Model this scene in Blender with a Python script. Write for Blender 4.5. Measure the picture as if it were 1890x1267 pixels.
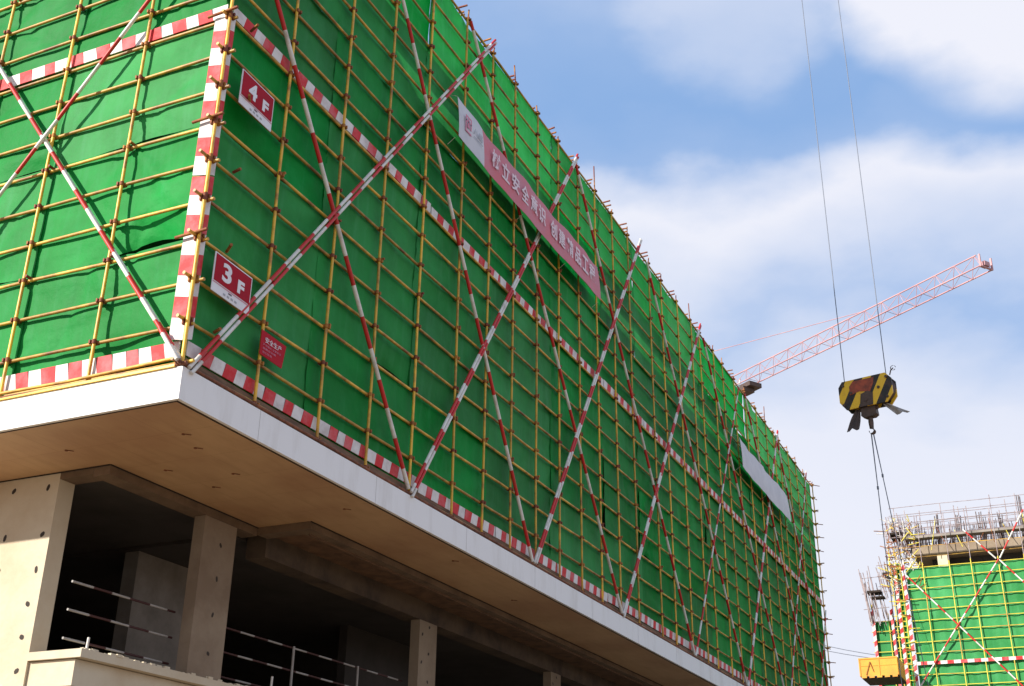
import bpy, math, random
import numpy as np
from mathutils import Vector, Matrix
for o in list(bpy.data.objects): bpy.data.objects.remove(o, do_unlink=True)
SC = bpy.context.scene
COL = SC.collection
R = math.radians
rnd = random.Random(7)
def wob(k, a=.008): return rnd.uniform(-a, a)

# ---------------------------------------------------------------- camera
cam_d = bpy.data.cameras.new('camera'); cam = bpy.data.objects.new('camera', cam_d); COL.objects.link(cam)
cr = Vector((0.909, 0.417, 0.013)); cu = Vector((0.162, -0.383, 0.909)); cf = Vector((-0.384, 0.824, 0.416))
cf.normalize(); cr = (cr - cf * cr.dot(cf)).normalized(); cu = cr.cross(cf)
m = Matrix((cr, cu, -cf)).transposed().to_4x4(); m.translation = Vector((9.36, -10.485, -5.837))
cam.matrix_world = m
cam_d.sensor_width = 36; cam_d.lens = 41.93; cam_d.clip_start = 0.1; cam_d.clip_end = 3000
SC.camera = cam
SC.view_settings.view_transform = 'Standard'; SC.view_settings.look = 'None'
SC.view_settings.exposure = 0.5; SC.view_settings.gamma = 1

# ---------------------------------------------------------------- sun and sky
SUN_EL, SUN_AZ = R(26), R(34)        # azimuth measured from -Y towards -X
to_sun = Vector((-math.sin(SUN_AZ) * math.cos(SUN_EL), -math.cos(SUN_AZ) * math.cos(SUN_EL), math.sin(SUN_EL)))
sd = bpy.data.lights.new('sun', 'SUN'); sd.energy = 5.0; sd.angle = R(1.0); sd.color = (1.0, 0.93, 0.82)
sun = bpy.data.objects.new('sun', sd); COL.objects.link(sun)
sun.rotation_euler = to_sun.to_track_quat('Z', 'Y').to_euler()

W = bpy.data.worlds.new('World'); SC.world = W; W.use_nodes = True
nt = W.node_tree; nt.nodes.clear()
def N(t, typ, **kw):
    n = t.nodes.new(typ)
    for k, v in kw.items():
        if k in n.inputs.keys() if not k.startswith('_') else False: n.inputs[k].default_value = v
        elif k.startswith('_'): setattr(n, k[1:], v)
    return n
out = N(nt, 'ShaderNodeOutputWorld'); bg = N(nt, 'ShaderNodeBackground'); bg.inputs[1].default_value = 0.11
sky = N(nt, 'ShaderNodeTexSky'); sky.sky_type = 'NISHITA'; sky.sun_disc = False
sky.sun_elevation = SUN_EL; sky.sun_rotation = math.pi + SUN_AZ; sky.dust_density = 0.6; sky.ozone_density = 2.0; sky.air_density = 1.2
tc = N(nt, 'ShaderNodeTexCoord'); sep = N(nt, 'ShaderNodeSeparateXYZ')
nt.links.new(tc.outputs['Generated'], sep.inputs[0])
def wmath(op, a, b=None, clamp=False):
    n = nt.nodes.new('ShaderNodeMath'); n.operation = op; n.use_clamp = clamp
    for i, v in enumerate((a, b)):
        if v is None: continue
        if isinstance(v, (int, float)): n.inputs[i].default_value = v
        else: nt.links.new(v, n.inputs[i])
    return n.outputs[0]
mp = N(nt, 'ShaderNodeMapping'); mp.inputs['Scale'].default_value = (3.2, 2.2, 6.0); nt.links.new(tc.outputs['Generated'], mp.inputs[0])
nz = N(nt, 'ShaderNodeTexNoise'); nz.inputs['Scale'].default_value = 1.6; nz.inputs['Detail'].default_value = 7; nz.inputs['Roughness'].default_value = 0.5
nt.links.new(mp.outputs[0], nz.inputs['Vector'])
# height of the view direction, pushed about by the noise, read through a ramp of cloud cover
hz = wmath('ADD', sep.outputs['Z'], wmath('MULTIPLY', wmath('SUBTRACT', nz.outputs[0], 0.5), 0.20))
ramp = N(nt, 'ShaderNodeValToRGB'); nt.links.new(hz, ramp.inputs[0])
el = ramp.color_ramp.elements
el[0].position = 0.0; el[0].color = (.90,) * 3 + (1,)
el[1].position = 1.0; el[1].color = (0.2,) * 3 + (1,)
for p, v in ((0.28, .95), (0.34, .90), (0.385, .64), (0.415, .38), (0.445, .66), (0.495, .97), (0.52, .62), (0.545, .15), (0.58, .06), (0.63, .12), (.72, .4)):
    e = el.new(p); e.color = (v, v, v, 1)
def blob(d, c0, c1, amp):
    d = Vector(d).normalized(); n = nt.nodes.new('ShaderNodeVectorMath'); n.operation = 'DOT_PRODUCT'
    nt.links.new(tc.outputs['Generated'], n.inputs[0]); n.inputs[1].default_value = d
    mr = nt.nodes.new('ShaderNodeMapRange'); mr.interpolation_type = 'SMOOTHSTEP'
    nt.links.new(wmath('ADD', n.outputs['Value'], wmath('MULTIPLY', wmath('SUBTRACT', nz.outputs[0], 0.5), 0.012)), mr.inputs[0])
    mr.inputs[1].default_value = c0; mr.inputs[2].default_value = c1; mr.inputs[3].default_value = 0; mr.inputs[4].default_value = amp
    return mr.outputs[0]
cov = wmath('ADD', ramp.outputs[0], blob((0.03, 0.77, 0.64), 0.9925, 0.9985, 1.1))
cov = wmath('ADD', cov, blob((-0.165, 0.755, 0.655), 0.996, 0.9997, .35))
cov = wmath('SUBTRACT', cov, blob((0.0, 0.90, 0.43), 0.992, 0.9995, .15), True)
mix = N(nt, 'ShaderNodeMix'); mix.data_type = 'RGBA'
nt.links.new(cov, mix.inputs[0])
skm = N(nt, 'ShaderNodeMix'); skm.data_type = 'RGBA'; skm.inputs[0].default_value = 0.8
nt.links.new(sky.outputs[0], skm.inputs[6]); skm.inputs[7].default_value = (1.6, 2.95, 5.45, 1)
nt.links.new(skm.outputs[2], mix.inputs[6]); mix.inputs[7].default_value = (5.6, 5.7, 6.3, 1)
nt.links.new(mix.outputs[2], bg.inputs[0]); nt.links.new(bg.outputs[0], out.inputs[0])

# ---------------------------------------------------------------- materials
def mat(name, col, rough=0.6, metal=0.0, col2=None, scale=3.0, amt=1.0, lo=0.4, hi=0.65, bump=0.0, bscale=20, mscale=(1, 1, 1), spec=0.5, rnd_amt=0.0):
    m = bpy.data.materials.new(name); m.use_nodes = True; t = m.node_tree; b = t.nodes['Principled BSDF']
    b.inputs['Roughness'].default_value = rough; b.inputs['Metallic'].default_value = metal
    b.inputs['Specular IOR Level'].default_value = spec
    co = t.nodes.new('ShaderNodeTexCoord'); mpn = t.nodes.new('ShaderNodeMapping'); mpn.inputs['Scale'].default_value = mscale
    t.links.new(co.outputs['Object'], mpn.inputs[0])
    src = None
    if col2:
        n = t.nodes.new('ShaderNodeTexNoise'); n.inputs['Scale'].default_value = scale; n.inputs['Detail'].default_value = 6; n.inputs['Roughness'].default_value = .65
        t.links.new(mpn.outputs[0], n.inputs['Vector'])
        mr = t.nodes.new('ShaderNodeMapRange'); mr.inputs[1].default_value = lo; mr.inputs[2].default_value = hi; mr.inputs[4].default_value = amt
        t.links.new(n.outputs[0], mr.inputs[0])
        mx = t.nodes.new('ShaderNodeMix'); mx.data_type = 'RGBA'; mx.inputs[6].default_value = (*col, 1); mx.inputs[7].default_value = (*col2, 1)
        t.links.new(mr.outputs[0], mx.inputs[0]); src = mx.outputs[2]
    if rnd_amt:
        oi = t.nodes.new('ShaderNodeObjectInfo'); mr2 = t.nodes.new('ShaderNodeMapRange'); mr2.inputs[3].default_value = 1 - rnd_amt; mr2.inputs[4].default_value = 1 + rnd_amt
        t.links.new(oi.outputs['Random'], mr2.inputs[0])
        hs = t.nodes.new('ShaderNodeHueSaturation'); t.links.new(mr2.outputs[0], hs.inputs['Value'])
        if src: t.links.new(src, hs.inputs['Color'])
        else: hs.inputs['Color'].default_value = (*col, 1)
        src = hs.outputs[0]
    if src: t.links.new(src, b.inputs['Base Color'])
    else: b.inputs['Base Color'].default_value = (*col, 1)
    if bump:
        n = t.nodes.new('ShaderNodeTexNoise'); n.inputs['Scale'].default_value = bscale; n.inputs['Detail'].default_value = 5
        t.links.new(mpn.outputs[0], n.inputs['Vector'])
        bp = t.nodes.new('ShaderNodeBump'); bp.inputs['Strength'].default_value = bump; bp.inputs['Distance'].default_value = .02
        t.links.new(n.outputs[0], bp.inputs['Height']); t.links.new(bp.outputs[0], b.inputs['Normal'])
    return m
M = {}
M['pole'] = mat('yellow_pipe', (.80, .47, .04), .42, .0, (.28, .11, .03), 2.6, .95, .46, .68, rnd_amt=.22)
M['rail'] = mat('ochre_pipe', (.66, .40, .06), .5, .0, (.22, .09, .03), 2.4, .95, .40, .64, rnd_amt=.25)
M['rust'] = mat('rusty_steel', (.13, .05, .03), .75, .2, (.30, .11, .05), 9)
M['coupler'] = mat('coupler_iron', (.20, .05, .025), .7, .2, (.42, .18, .03), 3, 1, .45, .6)
M['red'] = mat('red_paint', (.56, .014, .012), .5, 0, (.36, .03, .02), 5, .7, .45, .7)
M['white'] = mat('white_paint', (.74, .73, .69), .5, 0, (.42, .36, .30), 4, .8, .45, .72)
M['bred'] = mat('board_red', (.60, .03, .035), .6, 0, (.62, .15, .16), 3, .9, .42, .66, spec=.2)
M['bwhite'] = mat('board_white', (.74, .72, .71), .6, 0, (.48, .42, .40), 3, .8, .42, .7, spec=.2)
M['joint'] = mat('fascia_joint', (.52, .51, .50), .8)
M['fascia'] = mat('white_fascia', (.82, .82, .82), .6, 0, (.62, .60, .57), 1.6, .8, .50, .78, mscale=(1.2, 1.2, .25))
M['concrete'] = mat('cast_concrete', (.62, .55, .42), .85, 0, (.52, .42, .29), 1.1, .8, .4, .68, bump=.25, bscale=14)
M['concrete_d'] = mat('raw_concrete', (.20, .16, .125), .9, 0, (.13, .10, .075), 1.0, .8, .4, .68, bump=.2, bscale=12)
M['inner'] = mat('inner_concrete', (.07, .06, .055), .9, 0, (.045, .04, .035), .8)  # interior dimness is put into this very dark base colour
M['concrete_c'] = mat('dimmed_concrete', (.30, .24, .175), .88, 0, (.20, .145, .10), .9, .9, .38, .66, bump=.25, bscale=14)  # darker copy of the cast concrete: columns' weaker light put into the colour
M['rail_white'] = mat('dimmed_white_pipe', (.36, .35, .34), .6, 0, (.3, .28, .26), 5)  # white greyed down: shade of the bays is put into the paint
M['rail_red'] = mat('dimmed_red_pipe', (.05, .012, .012), .6)  # red darkened likewise to carry the shade of the bays
M['inner_b'] = mat('dark_brown_beam', (.12, .085, .055), .9, 0, (.05, .035, .028), 1.2)  # darker brown than the other beams
M['beam_brown'] = mat('beam_brown', (.20, .135, .085), .85, 0, (.12, .08, .05), 1.4, bump=.2)
M['grey_conc'] = mat('grey_concrete', (.32, .29, .26), .9, 0, (.20, .18, .16), .9, bump=.2)
M['hole'] = mat('tie_hole_dark', (.045, .035, .03), .9)
M['gap'] = mat('joint_dark', (.03, .02, .015), .9)
M['dirt'] = mat('dirt', (.27, .19, .115), .95, 0, (.20, .14, .085), .15, 1, .35, .65, bump=.3, bscale=3)
M['yellowp'] = mat('crane_yellow', (.88, .55, .03), .45, 0, (.50, .24, .04), 7, .8, .58, .78)
M['blackp'] = mat('crane_black', (.02, .018, .018), .5, 0, (.09, .045, .03), 9, .9, .5, .7)
M['redrust'] = mat('red_oxide', (.42, .085, .04), .6, 0, (.20, .05, .03), 10)
M['steel'] = mat('dark_steel', (.12, .075, .06), .55, .3, (.06, .045, .04), 12)
M['cable'] = mat('steel_rope', (.16, .18, .23), .5, .3)
M['cloth'] = mat('dark_cloth', (.07, .06, .065), .9, 0, (.12, .10, .10), 6)
M['cloth2'] = mat('grey_cloth', (.42, .40, .39), .9, 0, (.25, .23, .22), 6)
M['cranered'] = mat('hazed_jib_pink', (.60, .33, .33), .5, 0, (.42, .22, .25), .6)  # distance haze is put into the paint as a paler red
M['orange'] = mat('orange_steel', (.80, .36, .03), .5, 0, (.60, .22, .03), 1.5, .7, .4, .7, bump=.1)
M['grey_pipe'] = mat('grey_pipe', (.42, .36, .37), .5, .1, (.20, .13, .13), 3)
M['rebar'] = mat('rebar', (.10, .085, .09), .7, .3, (.20, .13, .10), 5)
M['pole2'] = mat('far_yellow_pipe', (.70, .60, .07), .45, 0, (.50, .26, .05), .7, .9, .5, .62)
M['signred'] = mat('sign_red', (.40, .004, .018), .6, 0, (.30, .006, .02), 4, .6, spec=.15)
M['signwhite'] = mat('sign_white', (.78, .77, .80), .4, 0, (.66, .62, .66), 6, .5)
M['signred2'] = mat('plaque_red', (.42, .006, .018), .6, spec=.15)
M['signink'] = mat('sign_ink', (.10, .05, .09), .5)
M['banred'] = mat('banner_red', (.62, .13, .16), .55, 0, (.52, .20, .25), 1.3, .9, .35, .65)
M['banwhite'] = mat('banner_white', (.62, .62, .66), .55, 0, (.52, .53, .58), 1.8, .8, .35, .65)
M['banink'] = mat('banner_letters', (.78, .66, .72), .55)
M['banpink'] = mat('banner_logo_pink', (.62, .20, .30), .55)
M['bangrey'] = mat('banner_grey_ink', (.36, .38, .42), .55)
M['timber'] = mat('brown_timber', (.20, .11, .06), .8, 0, (.10, .055, .03), 3, mscale=(1, 1, 8))

def soffit_mat():
    m = bpy.data.materials.new('soffit_board'); m.use_nodes = True; t = m.node_tree; b = t.nodes['Principled BSDF']
    b.inputs['Roughness'].default_value = .6
    co = t.nodes.new('ShaderNodeTexCoord')
    n1 = t.nodes.new('ShaderNodeTexNoise'); n1.inputs['Scale'].default_value = .55; n1.inputs['Detail'].default_value = 6
    n2 = t.nodes.new('ShaderNodeTexNoise'); n2.inputs['Scale'].default_value = 9; n2.inputs['Detail'].default_value = 5
    mp2 = t.nodes.new('ShaderNodeMapping'); mp2.inputs['Scale'].default_value = (1, .18, 1)
    t.links.new(co.outputs['Object'], n1.inputs['Vector']); t.links.new(co.outputs['Object'], mp2.inputs[0]); t.links.new(mp2.outputs[0], n2.inputs['Vector'])
    mx = t.nodes.new('ShaderNodeMix'); mx.data_type = 'RGBA'; mx.inputs[6].default_value = (.57, .37, .20, 1); mx.inputs[7].default_value = (.46, .27, .145, 1)
    mr = t.nodes.new('ShaderNodeMapRange'); mr.inputs[1].default_value = .38; mr.inputs[2].default_value = .62
    t.links.new(n1.outputs[0], mr.inputs[0]); t.links.new(mr.outputs[0], mx.inputs[0])
    mx2 = t.nodes.new('ShaderNodeMix'); mx2.data_type = 'RGBA'; mx2.blend_type = 'MULTIPLY'; mx2.inputs[7].default_value = (.80, .76, .72, 1)
    mr2 = t.nodes.new('ShaderNodeMapRange'); mr2.inputs[1].default_value = .45; mr2.inputs[2].default_value = .7; mr2.inputs[4].default_value = .45
    t.links.new(n2.outputs[0], mr2.inputs[0]); t.links.new(mr2.outputs[0], mx2.inputs[0]); t.links.new(mx.outputs[2], mx2.inputs[6])
    br = t.nodes.new('ShaderNodeTexBrick'); br.inputs['Scale'].default_value = 1; br.inputs['Brick Width'].default_value = 1.83; br.inputs['Row Height'].default_value = .915
    br.inputs['Mortar Size'].default_value = .007; br.inputs['Color1'].default_value = (1, 1, 1, 1); br.inputs['Color2'].default_value = (.93, .93, .93, 1); br.inputs['Mortar'].default_value = (.60, .52, .44, 1)
    t.links.new(co.outputs['Object'], br.inputs['Vector'])
    mx3 = t.nodes.new('ShaderNodeMix'); mx3.data_type = 'RGBA'; mx3.blend_type = 'MULTIPLY'; mx3.inputs[0].default_value = .35
    t.links.new(mx2.outputs[2], mx3.inputs[6]); t.links.new(br.outputs[0], mx3.inputs[7]); t.links.new(mx3.outputs[2], b.inputs['Base Color'])
    return m
M['soffit'] = soffit_mat()

def net_mat(name, c1, c2, transl=.30, sc=.8):
    m = bpy.data.materials.new(name); m.use_nodes = True; t = m.node_tree; t.nodes.clear()
    o = t.nodes.new('ShaderNodeOutputMaterial'); d = t.nodes.new('ShaderNodeBsdfPrincipled'); tr = t.nodes.new('ShaderNodeBsdfTranslucent')
    d.inputs['Roughness'].default_value = .55; d.inputs['Specular IOR Level'].default_value = .12
    ms = t.nodes.new('ShaderNodeMixShader'); ms.inputs[0].default_value = transl
    co = t.nodes.new('ShaderNodeTexCoord')
    n1 = t.nodes.new('ShaderNodeTexNoise'); n1.inputs['Scale'].default_value = sc; n1.inputs['Detail'].default_value = 7; n1.inputs['Roughness'].default_value = .6
    t.links.new(co.outputs['Object'], n1.inputs['Vector'])
    mr = t.nodes.new('ShaderNodeMapRange'); mr.inputs[1].default_value = .35; mr.inputs[2].default_value = .66; t.links.new(n1.outputs[0], mr.inputs[0])
    mx = t.nodes.new('ShaderNodeMix'); mx.data_type = 'RGBA'; mx.inputs[6].default_value = (*c1, 1); mx.inputs[7].default_value = (*c2, 1)
    t.links.new(mr.outputs[0], mx.inputs[0])
    # dust: pale streaks that run down the cloth
    mp_ = t.nodes.new('ShaderNodeMapping'); mp_.inputs['Scale'].default_value = (5, 5, .5); t.links.new(co.outputs['Object'], mp_.inputs[0])
    n2 = t.nodes.new('ShaderNodeTexNoise'); n2.inputs['Scale'].default_value = 1.3; n2.inputs['Detail'].default_value = 5; t.links.new(mp_.outputs[0], n2.inputs['Vector'])
    mr2 = t.nodes.new('ShaderNodeMapRange'); mr2.inputs[1].default_value = .52; mr2.inputs[2].default_value = .78; mr2.inputs[4].default_value = .30; t.links.new(n2.outputs[0], mr2.inputs[0])
    mx2 = t.nodes.new('ShaderNodeMix'); mx2.data_type = 'RGBA'; mx2.inputs[7].default_value = (.06, .44, .16, 1)
    t.links.new(mr2.outputs[0], mx2.inputs[0]); t.links.new(mx.outputs[2], mx2.inputs[6])
    oi = t.nodes.new('ShaderNodeObjectInfo'); mr3 = t.nodes.new('ShaderNodeMapRange'); mr3.inputs[3].default_value = .78; mr3.inputs[4].default_value = 1.15
    t.links.new(oi.outputs['Random'], mr3.inputs[0]); hs = t.nodes.new('ShaderNodeHueSaturation'); t.links.new(mr3.outputs[0], hs.inputs['Value'])
    fm = t.nodes.new('ShaderNodeMath'); fm.operation = 'MULTIPLY'; fm.inputs[1].default_value = 37.7; t.links.new(oi.outputs['Random'], fm.inputs[0]); fr = t.nodes.new('ShaderNodeMath'); fr.operation = 'FRACT'; t.links.new(fm.outputs[0], fr.inputs[0])
    mr4 = t.nodes.new('ShaderNodeMapRange'); mr4.inputs[3].default_value = .86; mr4.inputs[4].default_value = 1.02; t.links.new(fr.outputs[0], mr4.inputs[0]); t.links.new(mr4.outputs[0], hs.inputs['Saturation']); t.links.new(mx2.outputs[2], hs.inputs['Color'])
    t.links.new(hs.outputs[0], d.inputs['Base Color']); t.links.new(hs.outputs[0], tr.inputs['Color'])
    n3 = t.nodes.new('ShaderNodeTexNoise'); n3.inputs['Scale'].default_value = 7; n3.inputs['Detail'].default_value = 5; t.links.new(co.outputs['Object'], n3.inputs['Vector'])
    bp = t.nodes.new('ShaderNodeBump'); bp.inputs['Strength'].default_value = .35; bp.inputs['Distance'].default_value = .03; t.links.new(n3.outputs[0], bp.inputs['Height'])
    t.links.new(bp.outputs[0], d.inputs['Normal'])
    t.links.new(d.outputs[0], ms.inputs[1]); t.links.new(tr.outputs[0], ms.inputs[2]); t.links.new(ms.outputs[0], o.inputs[0])
    return m
M['net'] = net_mat('green_netting', (.001, .27, .036), (.006, .39, .064), .32)
M['net2'] = net_mat('far_green_netting', (.004, .24, .036), (.025, .38, .09), .15, .35)

# ---------------------------------------------------------------- mesh helpers
class MB:
    def __init__(s): s.v = []; s.f = []; s.m = []; s.sm = []
    def add(s, vs, fs, mi=0, smooth=False):
        o = len(s.v); s.v += [tuple(v) for v in vs]
        for f in fs: s.f.append([o + i for i in f]); s.m.append(mi); s.sm.append(smooth)
        return s
    def box(s, x0, x1, y0, y1, z0, z1, mi=0):
        v = [(x0, y0, z0), (x1, y0, z0), (x1, y1, z0), (x0, y1, z0), (x0, y0, z1), (x1, y0, z1), (x1, y1, z1), (x0, y1, z1)]
        return s.add(v, [(0, 3, 2, 1), (4, 5, 6, 7), (0, 1, 5, 4), (1, 2, 6, 5), (2, 3, 7, 6), (3, 0, 4, 7)], mi)
    def tube(s, pts, r, n=8, mi=0, cap=True):
        pts = [Vector(p) for p in pts]; rs = r if isinstance(r, (list, tuple)) else [r] * len(pts)
        t0 = (pts[-1] - pts[0]).normalized(); a = Vector((0, 0, 1)) if abs(t0.z) < .9 else Vector((1, 0, 0))
        u = t0.cross(a).normalized(); w = t0.cross(u); vs = []
        for p, rr in zip(pts, rs):
            for k in range(n):
                th = 2 * math.pi * k / n; vs.append(p + (u * math.cos(th) + w * math.sin(th)) * rr)
        fs = []
        for i in range(len(pts) - 1):
            for k in range(n):
                k2 = (k + 1) % n; fs.append((i * n + k, i * n + k2, (i + 1) * n + k2, (i + 1) * n + k))
        s.add(vs, fs, mi, True)
        if cap: s.add(vs[:n], [tuple(range(n))], mi); s.add(vs[-n:], [tuple(reversed(range(n)))], mi)
        return s
    def prism(s, poly, org, ex, ey, en, th, mi=0):
        """2-D polygon in the frame (ex, ey) at org, thickened by th along en"""
        org, ex, ey, en = Vector(org), Vector(ex), Vector(ey), Vector(en); k = len(poly)
        a = [org + ex * p[0] + ey * p[1] for p in poly]; b = [p + en * th for p in a]
        s.add(a + b, [tuple(reversed(range(k))), tuple(range(k, 2 * k))] + [(i, (i + 1) % k, k + (i + 1) % k, k + i) for i in range(k)], mi)
        return s
    def build(s, name, mats, parent=None):
        me = bpy.data.meshes.new(name)
        org = Vector((0, 0, 0))
        me.from_pydata(s.v, [], s.f); mats = mats if isinstance(mats, (list, tuple)) else [mats]
        for k in mats: me.materials.append(M[k] if isinstance(k, str) else k)
        me.polygons.foreach_set('material_index', s.m); me.polygons.foreach_set('use_smooth', s.sm); me.update()
        o = bpy.data.objects.new(name, me); COL.objects.link(o)
        if parent: o.parent = parent; 
        if parent: o.matrix_parent_inverse = parent.matrix_basis.inverted() if parent.parent is None else Matrix.Identity(4)
        return o
def tag(o, label=None, cat=None, group=None, kind=None):
    for k, v in (('label', label), ('category', cat), ('group', group), ('kind', kind)):
        if v: o[k] = v
    return o
def thing(name, loc, label, cat, group=None):
    o = bpy.data.objects.new(name, None); COL.objects.link(o); o.location = loc; o.empty_display_size = .3
    return tag(o, label, cat, group)
def sub(o, parent):
    """parent a world-space mesh under another world-space mesh (already placed)"""
    o.parent = parent; o.matrix_parent_inverse = Matrix.Identity(4) if parent.parent is None else (parent.parent.matrix_basis @ parent.matrix_parent_inverse).inverted()
    return o
def stripes_tube(mb, a, b, r, seg, n=8, off=0.0, bow=0.0):
    """pipe painted in bands: mat 0 / mat 1 alternate every seg metres"""
    a, b = Vector(a), Vector(b); L = (b - a).length; d = (b - a) / L; t = 0.0; i = 0
    first = seg * (1 - off) if off else seg
    while t < L - 1e-4:
        e = min(L, first if i == 0 else t + seg * rnd.uniform(.92, 1.08))
        P = lambda q: a + d * q + Vector((0, 0, -bow * 4 * (q / L) * (1 - q / L)))
        mb.tube([P(t), P((t + e) / 2), P(e)], r, n, i % 2, cap=(i == 0 or e >= L - 1e-4)); t = e; i += 1
def cap100(parent, name, items, mats, maker, key):
    """up to 100 nearest as single parts, the rest as one part"""
    items = sorted(items, key=key)
    for it in items[:100]:
        mb = MB(); maker(mb, it); mb.build(name, mats, parent)
    if items[100:]:
        mb = MB()
        for it in items[100:]: maker(mb, it)
        o = mb.build(name, mats, parent); o['kind'] = 'stuff'
CP = Vector(cam.matrix_world.translation)
def near(p): return (Vector(p) - CP).length

# ---------------------------------------------------------------- ground
g = MB(); n = 40; S = 1500
g.add([(-S, -S, -7.44), (S, -S, -7.44), (S, S, -7.44), (-S, S, -7.44)], [(0, 1, 2, 3)])
tag(g.build('ground', 'dirt'), 'bare pale brown earth of the building site', 'ground', kind='structure')

# ================================================================ main building
Bd = thing('concrete_building', (-6, 20, -7.44), 'long unfinished concrete building whose upper floors are wrapped in green netting', 'building')
YE = 41.4
mb = MB()    # white fascia band round the slab edge
mb.box(0.0, .05, -.03, YE, -.50, -.07); mb.box(-14, 0, -.03, .02, -.50, -.07)
mb.build('fascia', 'fascia', Bd)
for k in range(14): mb = MB(); y = 1.6 + 3.05 * k + wob(0, .05); mb.box(.0505, .0525, y, y + .008, -.498, -.072); mb.build('fascia_joint', 'joint', Bd)
for k in range(4): mb = MB(); x = -1.9 - 3.05 * k; mb.box(x, x + .008, -.0325, -.0305, -.498, -.072); mb.build('fascia_joint', 'joint', Bd)
mb = MB(); mb.box(-.6, -.003, .025, YE, -.075, -.03); mb.box(-14, -.6, .025, .6, -.075, -.03); mb.build('slab_edge', 'gap', Bd)
mb = MB(); mb.box(-14, -.02, .025, YE, -.47, -.08, 0); mb.build('floor_slab', 'concrete_d', Bd)
mb = MB()
for (x0, x1, y0, y1) in ((-14, -.03, .03, 1.6), (-2.45, -.03, 1.6, 5.08), (-1.42, -.03, 5.08, YE)): mb.box(x0, x1, y0, y1, -.498, -.476)
mb.build('soffit', 'soffit', Bd)
mb = MB()    # small rust marks and cut anchor ends in the soffit
for (x, y) in ((-.9, 1.5), (-1.1, 2.6), (-1.75, 3.0), (-.55, 4.7), (-.7, 1.0), (-.45, 8.2), (-.8, 11.5), (-2.6, .9), (-1.9, 2.1)):
    mb.tube([(x, y, -.49), (x, y, -.512)], .022, 7); mb.tube([(x, y, -.5), (x + .09, y + .05, -.512)], .006, 5)
mb.build('anchor_stub', 'rust', Bd)
# downstand beams, stepped once
mb = MB(); mb.box(-3.36, -2.75, 1.60, 1.9, -.60, -.474); mb.box(-2.75, -2.45, 1.603, 5.08, -.64, -.474); mb.build('beam', 'beam_brown', Bd)
mb = MB(); mb.box(-2.45, -1.42, 5.083, 5.35, -.62, -.474); mb.box(-1.70, -1.42, 5.35, YE, -.62, -.474); mb.build('beam', 'beam_brown', Bd)
mb = MB(); mb.box(-1.418, -1.405, 5.08, YE, -.515, -.499); mb.box(-2.448, -2.435, 1.6, 5.08, -.515, -.499); mb.box(-14, -2.45, 1.585, 1.598, -.515, -.499); mb.box(-14, -.02, .03, .045, -.506, -.499); mb.box(-.035, -.02, .045, YE, -.506, -.499); mb.build('shadow_joint', 'gap', Bd)
mb = MB(); mb.box(-2.45, -1.77, 5.36, YE, -.54, -.474); mb.box(-1.62, -1.60, 5.35, YE, -.65, -.62); mb.box(-1.76, -1.70, 5.35, YE, -.62, -.474); mb.build('beam', 'timber', Bd)
mb = MB(); mb.box(-2.85, -2.46, 5.36, YE, -.92, -.474); mb.build('beam', 'inner_b', Bd)
# exposed board-marked wall left, with tie holes
def disc(mb, c, nrm, r, mi=1):
    c = Vector(c); nrm = Vector(nrm); a = nrm.cross(Vector((0, 0, 1))).normalized(); b = Vector((0, 0, 1)); vs = []
    ph = rnd.random() * 6
    for k in range(9):
        th = 2 * math.pi * k / 9; rr = r * (1 + .25 * math.sin(2 * th + ph)); vs.append(c + nrm * .003 + a * math.cos(th) * rr + b * math.sin(th) * rr * 1.25)
    mb.add(vs, [tuple(range(9))], mi)
mb = MB(); mb.box(-14, -3.36, 1.6, 1.9, -7.44, -.474)
for x in (-3.53, -4.20, -4.86, -5.5, -6.2):
    for z in (-.69, -1.40, -1.87, -2.35, -2.84, -3.28, -3.9, -4.5): disc(mb, (x + rnd.uniform(-.03, .03), 1.6, z + rnd.uniform(-.03, .03)), (0, -1, 0), .036)
mb.build('wall', ['concrete', 'hole'], Bd)
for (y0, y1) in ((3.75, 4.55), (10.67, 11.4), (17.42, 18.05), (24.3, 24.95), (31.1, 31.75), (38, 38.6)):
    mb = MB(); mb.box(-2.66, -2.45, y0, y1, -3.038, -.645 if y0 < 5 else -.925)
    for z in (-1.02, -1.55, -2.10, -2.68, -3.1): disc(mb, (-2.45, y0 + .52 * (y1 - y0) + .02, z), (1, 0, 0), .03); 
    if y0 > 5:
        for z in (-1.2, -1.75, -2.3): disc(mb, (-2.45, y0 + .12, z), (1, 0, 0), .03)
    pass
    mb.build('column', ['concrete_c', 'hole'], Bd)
# terrace slab with a lip
mb = MB(); mb.box(-14, -2.42, 1.91, YE, -3.15, -3.04); mb.box(-3.355, -2.42, 1.58, 1.91, -3.15, -3.04); mb.build('terrace_slab', 'concrete', Bd)
mb = MB(); mb.box(-3.355, -2.56, 1.64, YE, -3.50, -3.16); mb.build('terrace_upstand', 'concrete', Bd)
mb = MB(); mb.box(-3.9, -3.4, 1.91, YE, -7.44, -3.17); mb.build('lower_wall', 'concrete', Bd)
mb = MB()
for k in range(150):   # crumbled mortar left along the lip
    y = rnd.uniform(1.7, 14); s = rnd.uniform(.01, .035); x = -2.43 - rnd.uniform(0, .1)
    mb.box(x - s, x + s, y - s * 1.6, y + s * 1.6, -3.045, -3.04 + s)
o = mb.build('mortar_crumbs', 'concrete', Bd); o['kind'] = 'stuff'
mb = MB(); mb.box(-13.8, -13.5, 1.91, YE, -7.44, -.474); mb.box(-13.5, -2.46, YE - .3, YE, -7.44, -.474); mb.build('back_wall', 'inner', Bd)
mb = MB(); mb.box(-5.3, -5.0, 5.2, 6.75, -3.04, -.61); mb.build('partition', 'grey_conc', Bd)
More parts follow.
